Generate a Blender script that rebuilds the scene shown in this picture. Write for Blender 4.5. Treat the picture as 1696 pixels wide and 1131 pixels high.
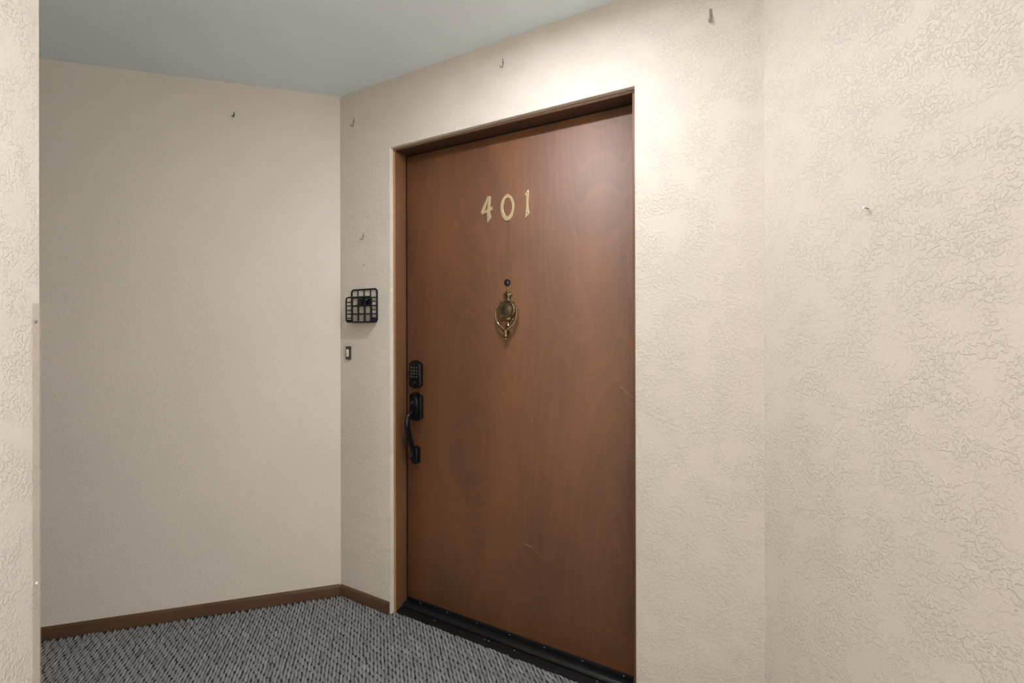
import bpy, bmesh, math, random
import numpy as np
from mathutils import Vector, Matrix

for o in list(bpy.data.objects):
    bpy.data.objects.remove(o)
scene = bpy.context.scene
COL = scene.collection

# ------------------------------------------------------------------ camera
CAM_Z = 1.25
ROLL = 0.0023
PITCH = 0.0009
cam_data = bpy.data.cameras.new('camera')
cam_data.sensor_width = 36.0
cam_data.sensor_fit = 'HORIZONTAL'
cam_data.lens = 773.35 / 1696.0 * 36.0
cam_data.shift_y = -(565.5 - 543.67) / 1696.0
cam_data.clip_start = 0.02
cam = bpy.data.objects.new('camera', cam_data)
COL.objects.link(cam)
right = Vector((math.cos(ROLL), 0, -math.sin(ROLL)))
fwd = Vector((0, math.cos(PITCH), math.sin(PITCH)))
right = (right - fwd * right.dot(fwd)).normalized()
up = right.cross(fwd)
cam.matrix_world = Matrix(((right.x, up.x, -fwd.x, 0), (right.y, up.y, -fwd.y, 0),
                           (right.z, up.z, -fwd.z, CAM_Z), (0, 0, 0, 1)))
scene.camera = cam

# ------------------------------------------------------------------ world, light, exposure
world = bpy.data.worlds.new('world')
scene.world = world
world.use_nodes = True
world.node_tree.nodes['Background'].inputs[0].default_value = (1.0, 0.975, 0.955, 1)
world.node_tree.nodes['Background'].inputs[1].default_value = 9.8   # overcast daylight, the same all round
vs = scene.view_settings
vs.view_transform = 'Standard'
vs.look = 'None'
vs.exposure = 0.17
vs.gamma = 1.0
vs.use_curve_mapping = False
LAMP_COLOR = (0.95, 0.975, 1.03)
LAMP_NEAR = 465.0        # emission strength of the ceiling light in front of the door
LAMP_FILL = 120.0         # unseen ceiling light added behind the camera for fill

# ------------------------------------------------------------------ plan of the place
CEIL = 2.344
T1, T2 = 0.28237, 0.50303
C = Vector((-0.8075, 2.1975, 0))                       # corner of left wall and angled door wall
D1 = Vector((-math.cos(T1), -math.sin(T1), 0))         # along left wall, away from the corner
D2 = Vector((math.cos(T2), -math.sin(T2), 0))          # along door wall
N2 = Vector((math.sin(T2), math.cos(T2), 0))           # into the door wall
TQ = 1.7553
Q = C + D2 * TQ                                         # corner of door wall and right wall
A3 = -(T2 + math.pi / 4)
D3 = Vector((math.cos(A3), math.sin(A3), 0))           # along right wall, towards the viewer
N3 = Vector((-D3.y, D3.x, 0))                          # into the right wall
E = Vector((-1.0093 * 1.05, 1.05, 0))                  # outer corner of the near wall
OPEN_L, OPEN_R, OPEN_T = 0.3135, 1.382, 2.0457
ROT_DOOR, ROT_LEFT, ROT_RIGHT = -T2, T1, A3
LAMP = Vector((-0.06, 1.11, CEIL))
FILL_LAMP = LAMP + D3 * 3.6 + N3 * 0.25

# ------------------------------------------------------------------ helpers
def link(o, parent=None):
    COL.objects.link(o)
    if parent is not None:
        o.parent = parent
    return o

def obj(name, bm, mat, parent=None, loc=None, rotz=None, smooth=True, angle=35):
    me = bpy.data.meshes.new(name)
    bmesh.ops.recalc_face_normals(bm, faces=bm.faces[:])
    if smooth:
        lim = math.radians(angle)
        for f in bm.faces:
            f.smooth = True
        for e in bm.edges:
            if len(e.link_faces) == 2 and e.calc_face_angle(0) > lim:
                e.smooth = False
    bm.to_mesh(me)
    bm.free()
    if mat:
        me.materials.append(mat)
    o = bpy.data.objects.new(name, me)
    link(o, parent)
    if loc is not None:
        o.location = loc
    if rotz is not None:
        o.rotation_euler = (0, 0, rotz)
    return o

def empty(name, loc, rotz=0.0):
    o = bpy.data.objects.new(name, None)
    o.empty_display_size = 0.05
    COL.objects.link(o)
    o.location = loc
    o.rotation_euler = (0, 0, rotz)
    return o

def tag(o, label=None, cat=None, group=None, kind=None):
    if label: o['label'] = label
    if cat: o['category'] = cat
    if group: o['group'] = group
    if kind: o['kind'] = kind
    return o

def box(bm, x0, x1, y0, y1, z0, z1, bevel=0.0, seg=2):
    vs_ = [bm.verts.new(p) for p in ((x0, y0, z0), (x1, y0, z0), (x1, y1, z0), (x0, y1, z0),
                                     (x0, y0, z1), (x1, y0, z1), (x1, y1, z1), (x0, y1, z1))]
    fs = [bm.faces.new([vs_[i] for i in q]) for q in ((0, 1, 2, 3), (4, 7, 6, 5), (0, 4, 5, 1),
                                                      (1, 5, 6, 2), (2, 6, 7, 3), (3, 7, 4, 0))]
    if bevel > 0:
        es = list({e for f in fs for e in f.edges})
        bmesh.ops.bevel(bm, geom=es, offset=bevel, segments=seg, affect='EDGES', profile=0.5)

def bxo(name, dims, mat, parent=None, bevel=0.0, **k):
    bm = bmesh.new()
    box(bm, *dims, bevel=bevel)
    return obj(name, bm, mat, parent, **k)

def prism(bm, pts, y0, y1, bevel=0.0, seg=2):
    """polygon in x,z pushed from y0 (front) to y1 (back); the front edge bevelled"""
    a = [bm.verts.new((x, y0, z)) for x, z in pts]
    b = [bm.verts.new((x, y1, z)) for x, z in pts]
    n = len(pts)
    f0 = bm.faces.new(a)
    bm.faces.new(b[::-1])
    for i in range(n):
        bm.faces.new((a[i], b[i], b[(i + 1) % n], a[(i + 1) % n]))
    if bevel > 0:
        bmesh.ops.bevel(bm, geom=list(f0.edges), offset=bevel, segments=seg, affect='EDGES', profile=0.5)

def tube(bm, pts, rad, n=10, flat=(1.0, 1.0), caps=True, closed=False):
    """sweep a circle (or ellipse) along points; rad a number or one per point"""
    P = [Vector(p) for p in pts]
    m = len(P)
    R = rad if hasattr(rad, '__len__') else [rad] * m
    rings = []
    prev = None
    for i in range(m):
        if closed:
            t = (P[(i + 1) % m] - P[i - 1]).normalized()
        else:
            t = (P[min(i + 1, m - 1)] - P[max(i - 1, 0)]).normalized()
        if prev is None:
            ref = Vector((0, 1, 0)) if abs(t.y) < 0.9 else Vector((1, 0, 0))
            u = (ref - t * ref.dot(t)).normalized()
        else:
            u = (prev - t * prev.dot(t)).normalized()
        prev = u
        w = t.cross(u)
        rings.append([bm.verts.new(P[i] + (u * math.cos(a) * flat[0] + w * math.sin(a) * flat[1]) * R[i])
                      for a in (2 * math.pi * k / n for k in range(n))])
    last = m if closed else m - 1
    for i in range(last):
        a, b = rings[i], rings[(i + 1) % m]
        for k in range(n):
            bm.faces.new((a[k], a[(k + 1) % n], b[(k + 1) % n], b[k]))
    if caps and not closed:
        bm.faces.new(rings[0][::-1])
        bm.faces.new(rings[-1])

def lathe(bm, prof, n=24, axis='z', scale=(1, 1), off=(0, 0, 0)):
    """prof: (radius, height) pairs; about z or y; scale squashes the two radial directions"""
    rings = []
    o = Vector(off)
    for r, h in prof:
        ring = []
        for k in range(n):
            a = 2 * math.pi * k / n
            p, q = r * math.cos(a) * scale[0], r * math.sin(a) * scale[1]
            v = (p, q, h) if axis == 'z' else (p, h, q)
            ring.append(bm.verts.new(o + Vector(v)))
        rings.append(ring)
    for i in range(len(rings) - 1):
        a, b = rings[i], rings[i + 1]
        for k in range(n):
            bm.faces.new((a[k], a[(k + 1) % n], b[(k + 1) % n], b[k]))
    bm.faces.new(rings[0][::-1])
    bm.faces.new(rings[-1])

def spline(pts, per=8, closed=False):
    """Catmull-Rom through the points"""
    P = [Vector(p) for p in pts]
    n = len(P)
    out = []
    rng = range(n if closed else n - 1)
    for i in rng:
        if closed:
            p0, p1, p2, p3 = P[i - 1], P[i], P[(i + 1) % n], P[(i + 2) % n]
        else:
            p0, p1, p2, p3 = P[max(i - 1, 0)], P[i], P[i + 1], P[min(i + 2, n - 1)]
        for k in range(per):
            t = k / per
            out.append(0.5 * ((2 * p1) + (p2 - p0) * t + (2 * p0 - 5 * p1 + 4 * p2 - p3) * t * t
                              + (3 * p1 - p0 - 3 * p2 + p3) * t ** 3))
    if not closed:
        out.append(P[-1])
    return out

def flat_shape(name, loops, thick, mat, parent, bevel=0.0006):
    """closed loops in x,z (the later ones holes) made into a plate standing on the plane y=0, towards -y"""
    cu = bpy.data.curves.new(name, 'CURVE')
    cu.dimensions = '2D'
    cu.fill_mode = 'BOTH'
    cu.extrude = thick / 2 - bevel
    cu.bevel_depth = bevel
    cu.bevel_resolution = 1
    cu.offset = -bevel
    for lp in loops:
        sp = cu.splines.new('POLY')
        sp.points.add(len(lp) - 1)
        for p, (x, z) in zip(sp.points, lp):
            p.co = (x, z, 0, 1)
        sp.use_cyclic_u = True
    tmp = bpy.data.objects.new('tmp', cu)
    COL.objects.link(tmp)
    bpy.context.view_layer.update()
    me = bpy.data.meshes.new_from_object(tmp)
    bpy.data.objects.remove(tmp)
    bpy.data.curves.remove(cu)
    me.transform(Matrix.Rotation(math.pi / 2, 4, 'X'))
    me.transform(Matrix.Translation((0, -thick / 2, 0)))
    me.materials.clear()
    me.materials.append(mat)
    me.name = name
    return link(bpy.data.objects.new(name, me), parent)

# ------------------------------------------------------------------ materials
def newmat(name):
    m = bpy.data.materials.new(name)
    m.use_nodes = True
    nt = m.node_tree
    b = nt.nodes['Principled BSDF']
    return m, nt, b

def N(nt, typ, **k):
    n = nt.nodes.new(typ)
    for a, v in k.items():
        setattr(n, a, v)
    return n

def setin(n, **k):
    for a, v in k.items():
        n.inputs[a.replace('_', ' ')].default_value = v

def simple(name, col, rough=0.5, metal=0.0, spec=0.5, noise=0.0, nscale=60.0, bump=0.0):
    m, nt, b = newmat(name)
    b.inputs['Base Color'].default_value = (*col, 1)
    b.inputs['Roughness'].default_value = rough
    b.inputs['Metallic'].default_value = metal
    b.inputs['Specular IOR Level'].default_value = spec
    tc = N(nt, 'ShaderNodeTexCoord')
    nz = N(nt, 'ShaderNodeTexNoise')
    setin(nz, Scale=nscale, Detail=4.0)
    nt.links.new(tc.outputs['Object'], nz.inputs['Vector'])
    if noise:
        mr = N(nt, 'ShaderNodeMapRange')
        setin(mr, To_Min=1 - noise, To_Max=1 + noise)
        mr.inputs['From Min'].default_value = 0.25
        mr.inputs['From Max'].default_value = 0.75
        nt.links.new(nz.outputs[0], mr.inputs[0])
        mx = N(nt, 'ShaderNodeMix', data_type='RGBA', blend_type='MULTIPLY')
        mx.inputs[0].default_value = 1.0
        mx.inputs[6].default_value = (*col, 1)
        nt.links.new(mr.outputs[0], mx.inputs[7])
        nt.links.new(mx.outputs[2], b.inputs['Base Color'])
    if bump:
        bp = N(nt, 'ShaderNodeBump')
        setin(bp, Strength=bump, Distance=0.001)
        nt.links.new(nz.outputs[0], bp.inputs['Height'])
        nt.links.new(bp.outputs[0], b.inputs['Normal'])
    return m

def plaster(name, col, strength, scale=70.0, rough=0.5, spec=0.35, dist=0.0016, patch=True):
    """painted knock-down texture: worm-like ridges with smoother patches between"""
    m, nt, b = newmat(name)
    L = nt.links.new
    tc = N(nt, 'ShaderNodeTexCoord')
    warp = N(nt, 'ShaderNodeTexNoise'); setin(warp, Scale=scale * 0.9, Detail=2.0)
    L(tc.outputs['Object'], warp.inputs['Vector'])
    vm = N(nt, 'ShaderNodeVectorMath', operation='MULTIPLY_ADD')
    vm.inputs[1].default_value = (0.005, 0.005, 0.005)
    L(warp.outputs[1], vm.inputs[0]); L(tc.outputs['Object'], vm.inputs[2])
    n1 = N(nt, 'ShaderNodeTexNoise'); setin(n1, Scale=scale, Detail=3.0, Roughness=0.55)
    L(vm.outputs[0], n1.inputs['Vector'])
    r1 = N(nt, 'ShaderNodeValToRGB')
    r1.color_ramp.elements[0].position = 0.46
    r1.color_ramp.elements[1].position = 0.57
    r1.color_ramp.interpolation = 'EASE'
    L(n1.outputs[0], r1.inputs[0])
    n2 = N(nt, 'ShaderNodeTexNoise'); setin(n2, Scale=13.0, Detail=2.0)
    L(tc.outputs['Object'], n2.inputs['Vector'])
    r2 = N(nt, 'ShaderNodeValToRGB')
    r2.color_ramp.elements[0].position = 0.36
    r2.color_ramp.elements[0].color = (0.12, 0.12, 0.12, 1) if patch else (1, 1, 1, 1)
    r2.color_ramp.elements[1].position = 0.56
    L(n2.outputs[0], r2.inputs[0])
    mul = N(nt, 'ShaderNodeMath', operation='MULTIPLY')
    L(r1.outputs[0], mul.inputs[0]); L(r2.outputs[0], mul.inputs[1])
    n3 = N(nt, 'ShaderNodeTexNoise'); setin(n3, Scale=scale * 5, Detail=2.0)
    L(tc.outputs['Object'], n3.inputs['Vector'])
    ma = N(nt, 'ShaderNodeMath', operation='MULTIPLY_ADD'); ma.inputs[1].default_value = 0.10
    L(n3.outputs[0], ma.inputs[0]); L(mul.outputs[0], ma.inputs[2])
    bp = N(nt, 'ShaderNodeBump'); setin(bp, Strength=strength, Distance=dist)
    L(ma.outputs[0], bp.inputs['Height']); L(bp.outputs[0], b.inputs['Normal'])
    n4 = N(nt, 'ShaderNodeTexNoise'); setin(n4, Scale=2.2, Detail=4.0)
    L(tc.outputs['Object'], n4.inputs['Vector'])
    mr = N(nt, 'ShaderNodeMapRange')
    mr.inputs[1].default_value = 0.3; mr.inputs[2].default_value = 0.7
    mr.inputs[3].default_value = 0.97; mr.inputs[4].default_value = 1.03
    L(n4.outputs[0], mr.inputs[0])
    mx = N(nt, 'ShaderNodeMix', data_type='RGBA', blend_type='MULTIPLY')
    mx.inputs[0].default_value = 1.0
    mx.inputs[6].default_value = (*col, 1)
    L(mr.outputs[0], mx.inputs[7])
    L(mx.outputs[2], b.inputs['Base Color'])
    b.inputs['Roughness'].default_value = rough
    b.inputs['Specular IOR Level'].default_value = spec
    return m

def wood(name, dark, light, rough, spec, figure=True, coat=0.0, lines=0.35, axis='z', wear=None):
    """stained veneer with its grain along the given axis"""
    m, nt, b = newmat(name)
    L = nt.links.new
    tc = N(nt, 'ShaderNodeTexCoord')
    def mapped(sx, sy, sz, src=None):
        mp = N(nt, 'ShaderNodeMapping')
        s = {'z': (sx, sy, sz), 'x': (sz, sy, sx)}[axis]
        mp.inputs['Scale'].default_value = s
        L(src or tc.outputs['Object'], mp.inputs['Vector'])
        return mp.outputs[0]
    big = N(nt, 'ShaderNodeTexNoise'); setin(big, Scale=1.0, Detail=3.0, Distortion=0.4)
    L(mapped(4.0, 4.0, 1.5), big.inputs['Vector'])
    fine = N(nt, 'ShaderNodeTexNoise'); setin(fine, Scale=1.0, Detail=5.0, Roughness=0.65)
    L(mapped(140.0, 140.0, 5.0), fine.inputs['Vector'])
    fib = N(nt, 'ShaderNodeTexNoise'); setin(fib, Scale=1.0, Detail=2.0)
    L(mapped(700.0, 700.0, 40.0), fib.inputs['Vector'])
    # growth-ring contours of a slow noise: cathedral figure
    ring = N(nt, 'ShaderNodeTexNoise'); setin(ring, Scale=1.0, Detail=1.5, Roughness=0.4)
    L(mapped(3.2, 3.2, 0.9), ring.inputs['Vector'])
    rm = N(nt, 'ShaderNodeMath', operation='MULTIPLY'); rm.inputs[1].default_value = 22.0
    L(ring.outputs[0], rm.inputs[0])
    rf = N(nt, 'ShaderNodeMath', operation='FRACT'); L(rm.outputs[0], rf.inputs[0])
    rr = N(nt, 'ShaderNodeValToRGB')
    e = rr.color_ramp.elements
    e[0].position = 0.0; e[0].color = (0.25, 0.25, 0.25, 1)
    e[1].position = 1.0; e[1].color = (0.0, 0.0, 0.0, 1)
    k = e.new(0.12); k.color = (1, 1, 1, 1)
    k = e.new(0.3); k.color = (0.25, 0.25, 0.25, 1)
    L(rf.outputs[0], rr.inputs[0])
    a1 = N(nt, 'ShaderNodeMath', operation='MULTIPLY_ADD')
    a1.inputs[1].default_value = 0.42
    L(fine.outputs[0], a1.inputs[0]); L(big.outputs[0], a1.inputs[2])
    a2 = N(nt, 'ShaderNodeMath', operation='MULTIPLY_ADD')
    a2.inputs[1].default_value = lines * 0.16 if figure else 0.0
    L(rr.outputs[0], a2.inputs[0]); L(a1.outputs[0], a2.inputs[2])
    a3 = N(nt, 'ShaderNodeMath', operation='MULTIPLY_ADD'); a3.inputs[1].default_value = 0.18
    L(fib.outputs[0], a3.inputs[0]); L(a2.outputs[0], a3.inputs[2])
    mr = N(nt, 'ShaderNodeMapRange')
    mr.inputs[1].default_value = 0.5; mr.inputs[2].default_value = 1.15
    L(a3.outputs[0], mr.inputs[0])
    mx = N(nt, 'ShaderNodeMix', data_type='RGBA')
    mx.inputs[6].default_value = (*dark, 1); mx.inputs[7].default_value = (*light, 1)
    L(mr.outputs[0], mx.inputs[0])
    out = mx.outputs[2]
    if wear:                                    # (colour, threshold, scale) rubbed or chipped spots
        wn = N(nt, 'ShaderNodeTexNoise'); setin(wn, Scale=wear[2], Detail=5.0, Roughness=0.7)
        L(tc.outputs['Object'], wn.inputs['Vector'])
        wr = N(nt, 'ShaderNodeMapRange')
        wr.inputs[1].default_value = wear[1]; wr.inputs[2].default_value = wear[1] + 0.06
        L(wn.outputs[0], wr.inputs[0])
        wm = N(nt, 'ShaderNodeMix', data_type='RGBA')
        wm.inputs[7].default_value = (*wear[0], 1)
        L(wr.outputs[0], wm.inputs[0]); L(out, wm.inputs[6])
        out = wm.outputs[2]
    L(out, b.inputs['Base Color'])
    bp = N(nt, 'ShaderNodeBump'); setin(bp, Strength=0.10, Distance=0.0006)
    L(fine.outputs[0], bp.inputs['Height']); L(bp.outputs[0], b.inputs['Normal'])
    b.inputs['Roughness'].default_value = rough
    b.inputs['Specular IOR Level'].default_value = spec
    b.inputs['Coat Weight'].default_value = coat
    b.inputs['Coat Roughness'].default_value = 0.62
    return m

WALL = (0.79, 0.708, 0.615)
M_wall = plaster('painted_plaster', WALL, 0.8, 115.0, 0.55, 0.24, 0.0016)
M_wall_left = plaster('painted_plaster_left', WALL, 0.42, 135.0, 0.55, 0.25)
M_ceil = plaster('ceiling_paint', (0.86, 0.93, 0.985), 0.35, 110.0, 0.7, 0.2, patch=False)
M_door = wood('door_veneer', (0.088, 0.025, 0.0052), (0.225, 0.076, 0.014), 0.58, 1.0, lines=0.8, coat=0.55)
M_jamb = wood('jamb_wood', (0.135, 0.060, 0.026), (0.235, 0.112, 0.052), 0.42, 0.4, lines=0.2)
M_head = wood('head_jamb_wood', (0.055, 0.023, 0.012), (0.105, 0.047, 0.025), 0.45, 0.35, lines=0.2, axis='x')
M_head_edge = wood('worn_head_edge', (0.20, 0.12, 0.07), (0.36, 0.24, 0.15), 0.55, 0.3, figure=False, axis='x', wear=((0.55, 0.42, 0.28), 0.66, 45.0))
M_edge = wood('raw_jamb_edge', (0.36, 0.19, 0.08), (0.56, 0.34, 0.16), 0.6, 0.3, figure=False)
M_base = wood('baseboard_wood', (0.075, 0.036, 0.018), (0.17, 0.088, 0.045), 0.4, 0.45, figure=False, axis='x',
              wear=((0.52, 0.42, 0.32), 0.71, 70.0))
M_floor = simple('carpet_backing', (0.03, 0.03, 0.032), 0.95, spec=0.1, noise=0.3, nscale=400)
M_black = simple('black_metal', (0.006, 0.0065, 0.008), 0.34, 0.0, 0.4, noise=0.15)
M_hard = simple('aged_black_hardware', (0.0035, 0.004, 0.0055), 0.24, 0.0, 0.35, noise=0.2, nscale=90)
M_satin = simple('black_key_face', (0.007, 0.007, 0.008), 0.18, 0.0, 0.5)
M_latch = simple('bright_black_latch', (0.10, 0.10, 0.105), 0.2, 0.9)  # paler, glossier metal than the handle, brightened to bring out its highlight
M_rubber = simple('black_rubber', (0.006, 0.006, 0.007), 0.6, 0.0, 0.3)
M_thr = simple('threshold_black_metal', (0.009, 0.009, 0.0095), 0.34, 0.0, 0.35, noise=0.25, nscale=40)
M_steel = simple('steel', (0.45, 0.44, 0.42), 0.35, 1.0)
M_chrome = simple('bright_steel', (0.8, 0.8, 0.8), 0.15, 1.0)
M_brass = simple('polished_brass', (0.92, 0.745, 0.45), 0.40, 0.8, noise=0.1, nscale=120)
M_antique = simple('antique_brass', (0.30, 0.225, 0.12), 0.19, 1.0, noise=0.3, nscale=70)
M_antique_lt = simple('worn_brass_plate', (0.30, 0.245, 0.16), 0.2, 1.0, noise=0.45, nscale=50)
M_keys = simple('key_print', (0.10, 0.10, 0.10), 0.4)
M_wire = simple('black_coated_wire', (0.005, 0.0055, 0.008), 0.35, 0.0, 0.35)
M_bell = simple('brown_bell_plastic', (0.055, 0.038, 0.026), 0.5, 0.0, 0.4)
M_ivory = simple('ivory_button', (0.80, 0.77, 0.66), 0.35)
M_hook = simple('painted_hook', (0.20, 0.17, 0.14), 0.45, 0.3)
M_hook_dark = simple('dark_hook', (0.10, 0.075, 0.055), 0.45, 0.4)
M_white = simple('white_nail_paint', (0.85, 0.82, 0.76), 0.4)
M_thread = simple('pale_thread', (0.62, 0.42, 0.28), 0.8)
M_scuff = simple('pale_scuff', (0.30, 0.17, 0.095), 0.6, noise=0.3, nscale=200)

def make_lens():
    m, nt, b = newmat('peephole_glass')
    b.inputs['Base Color'].default_value = (0.008, 0.010, 0.018, 1)
    b.inputs['Roughness'].default_value = 0.06
    b.inputs['Specular IOR Level'].default_value = 0.9
    b.inputs['Coat Weight'].default_value = 1.0
    return m
M_lens = make_lens()

def make_guard():
    m, nt, b = newmat('clear_vinyl_guard')
    b.inputs['Base Color'].default_value = (0.66, 0.565, 0.48, 1)
    b.inputs['Roughness'].default_value = 0.3
    b.inputs['Alpha'].default_value = 0.22
    return m
M_guard = make_guard()

def make_lamp(name, strength):
    m, nt, b = newmat(name)
    b.inputs['Base Color'].default_value = (0.9, 0.9, 0.9, 1)
    b.inputs['Emission Color'].default_value = (*LAMP_COLOR, 1)
    b.inputs['Emission Strength'].default_value = strength
    return m
M_lamp = make_lamp('lit_diffuser', LAMP_NEAR)
M_lamp_fill = make_lamp('fill_diffuser', LAMP_FILL)
def make_glass():
    m, nt, b = newmat('window_glass')
    out = nt.nodes['Material Output']
    tr = N(nt, 'ShaderNodeBsdfTransparent'); gl = N(nt, 'ShaderNodeBsdfGlossy'); mx = N(nt, 'ShaderNodeMixShader')
    tr.inputs[0].default_value = (0.95, 0.97, 0.96, 1); gl.inputs['Roughness'].default_value = 0.02
    mx.inputs[0].default_value = 0.08; nt.links.new(tr.outputs[0], mx.inputs[1]); nt.links.new(gl.outputs[0], mx.inputs[2])
    nt.links.new(mx.outputs[0], out.inputs['Surface'])
    return m
M_glass = make_glass()
M_housing = simple('white_lamp_housing', (0.8, 0.8, 0.8), 0.4)

def make_pile():
    m, nt, b = newmat('carpet_yarn')
    L = nt.links.new
    at = N(nt, 'ShaderNodeAttribute'); at.attribute_name = 'shade'
    tc = N(nt, 'ShaderNodeTexCoord')
    n1 = N(nt, 'ShaderNodeTexNoise'); setin(n1, Scale=900.0, Detail=3.0)
    L(tc.outputs['Object'], n1.inputs['Vector'])
    mu = N(nt, 'ShaderNodeMath', operation='MULTIPLY'); L(at.outputs['Fac'], mu.inputs[0])
    mr = N(nt, 'ShaderNodeMapRange')
    mr.inputs[1].default_value = 0.3; mr.inputs[2].default_value = 0.7
    mr.inputs[3].default_value = 0.7; mr.inputs[4].default_value = 1.3
    L(n1.outputs[0], mr.inputs[0]); L(mr.outputs[0], mu.inputs[1])
    co = N(nt, 'ShaderNodeMix', data_type='RGBA')
    co.inputs[6].default_value = (0, 0, 0, 1); co.inputs[7].default_value = (1.0, 1.0, 1.01, 1)
    L(mu.outputs[0], co.inputs[0])
    L(co.outputs[2], b.inputs['Base Color'])
    b.inputs['Roughness'].default_value = 0.9
    b.inputs['Specular IOR Level'].default_value = 0.15
    return m
M_pile = make_pile()

# ------------------------------------------------------------------ the setting
def slab_wall(name, length, rot, origin, mat, x0=0.0, thick=0.12, z1=CEIL):
    bm = bmesh.new()
    box(bm, x0, length, 0.0, thick, 0.0, z1)
    o = obj(name, bm, mat, loc=origin, rotz=rot, smooth=False)
    return tag(o, kind='structure')

# floor and ceiling
FRONT_LEN = 4.5
NL = Vector((-math.sin(T1), math.cos(T1), 0))            # into the left wall
PLAN = [E - N3 * 0.14 + D3 * (FRONT_LEN + 0.1), Q + N3 * 0.12 + D3 * (FRONT_LEN - 0.11), Q + N3 * 0.12 + N2 * 0.06, Q + N2 * 0.16, C + N2 * 0.16,
        C + NL * 0.12, C + D1 * 2.85 + NL * 0.12, E + D1 * 2.62 + D3 * 0.14, E - N3 * 0.14 + D3 * 0.2]
def plan_slab(z0, z1):
    bm = bmesh.new()
    a = [bm.verts.new((p.x, p.y, z0)) for p in PLAN]; b = [bm.verts.new((p.x, p.y, z1)) for p in PLAN]
    bm.faces.new(a[::-1]); bm.faces.new(b)
    for i in range(len(PLAN)):
        j = (i + 1) % len(PLAN)
        bm.faces.new((a[i], a[j], b[j], b[i]))
    return bm
tag(obj('floor', plan_slab(-0.08, 0.0), M_floor, smooth=False), 'dark backing of the woven grey carpet', 'floor', kind='structure')
tag(obj('ceiling', plan_slab(CEIL, CEIL + 0.1), M_ceil, smooth=False), 'plain pale grey painted ceiling above the door alcove', 'ceiling', kind='structure')

LEFT_LEN = 2.9
wl = slab_wall('wall_left', 0.0, ROT_LEFT, C, M_wall_left, x0=-LEFT_LEN)
tag(wl, 'beige textured wall meeting the angled door wall, dark baseboard below', 'wall')

# door wall: a face with the door opening and its plaster returns
bm = bmesh.new()
xs = [0.0, OPEN_L, OPEN_R, TQ]
zs = [0.0, OPEN_T, CEIL]
g = {(i, k): bm.verts.new((xs[i], 0.0, zs[k])) for i in range(4) for k in range(3)}
for i in range(3):
    for k in range(2):
        if i == 1 and k == 0:
            continue
        bm.faces.new((g[i, k], g[i + 1, k], g[i + 1, k + 1], g[i, k + 1]))
bk = {q: bm.verts.new((v.co.x, 0.16, v.co.z)) for q, v in g.items()}
for i in range(3):
    for k in range(2):
        if i == 1 and k == 0:
            continue
        bm.faces.new((bk[i, k], bk[i, k + 1], bk[i + 1, k + 1], bk[i + 1, k]))
def side(a, b): return bm.faces.new((g[a], g[b], bk[b], bk[a]))
for a, b in (((0, 0), (0, 1)), ((0, 1), (0, 2)), ((0, 2), (1, 2)), ((1, 2), (2, 2)), ((2, 2), (3, 2)), ((3, 2), (3, 1)),
             ((3, 1), (3, 0)), ((3, 0), (2, 0)), ((2, 0), (2, 1)), ((2, 1), (1, 1)), ((1, 1), (1, 0)), ((1, 0), (0, 0))):
    side(a, b)
bm.edges.ensure_lookup_table()
rim = [e for e in bm.edges if {e.verts[0], e.verts[1]} in ({g[2, 0], g[2, 1]}, {g[2, 1], g[1, 1]}, {g[1, 1], g[1, 0]})]
bmesh.ops.bevel(bm, geom=rim, offset=0.0035, segments=3, affect='EDGES', profile=0.5)
wb = obj('wall_back', bm, M_wall, loc=C, rotz=ROT_DOOR, smooth=True, angle=40)
tag(wb, 'angled beige textured wall holding the brown door', 'wall', kind='structure')

RIGHT_LEN = FRONT_LEN - 0.11
WX0, WX1, WZ0, WZ1 = 1.25, 2.85, 0.45, 2.10              # unseen window added for fill light, beside the viewer
bm = bmesh.new()
for d in ((0, WX0, 0, CEIL), (WX1, RIGHT_LEN, 0, CEIL), (WX0, WX1, 0, WZ0), (WX0, WX1, WZ1, CEIL)):
    box(bm, d[0], d[1], 0.0, 0.12, d[2], d[3])
bmesh.ops.remove_doubles(bm, verts=bm.verts[:], dist=1e-5)
wr = obj('wall_right', bm, M_wall, loc=Q, rotz=ROT_RIGHT, smooth=False)
tag(wr, kind='structure')
win = empty('fill_window_1', Q, ROT_RIGHT)
tag(win, 'unseen two-light window added in the right wall for fill light', 'window', kind='structure')
for d in ((WX0, WX0 + 0.04, WZ0, WZ1), (WX1 - 0.04, WX1, WZ0, WZ1), (WX0 + 0.04, WX1 - 0.04, WZ0, WZ0 + 0.04), (WX0 + 0.04, WX1 - 0.04, WZ1 - 0.04, WZ1),
          ((WX0 + WX1) / 2 - 0.02, (WX0 + WX1) / 2 + 0.02, WZ0 + 0.04, WZ1 - 0.04)):
    bxo('frame_bar', (d[0], d[1], 0.05, 0.09, d[2], d[3]), M_housing, win, 0.003)
for a_, b_ in ((WX0 + 0.04, (WX0 + WX1) / 2 - 0.02), ((WX0 + WX1) / 2 + 0.02, WX1 - 0.04)):
    bxo('pane', (a_, b_, 0.068, 0.072, WZ0 + 0.04, WZ1 - 0.04), M_glass, win)
pd = bpy.data.lights.new('fill_window_portal', 'AREA')      # sampling portal for the sky, gives no light of its own
pd.shape = 'RECTANGLE'; pd.size = WX1 - WX0; pd.size_y = WZ1 - WZ0
pd.cycles.is_portal = True
po = bpy.data.objects.new('fill_window_portal', pd); COL.objects.link(po)
po.location = Q + D3 * ((WX0 + WX1) / 2) + N3 * 0.11 + Vector((0, 0, (WZ0 + WZ1) / 2))
po.rotation_euler = (-N3).to_track_quat('-Z', 'Y').to_euler()
tag(wr, 'beige knock-down textured wall beside the door wall', 'wall')

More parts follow.
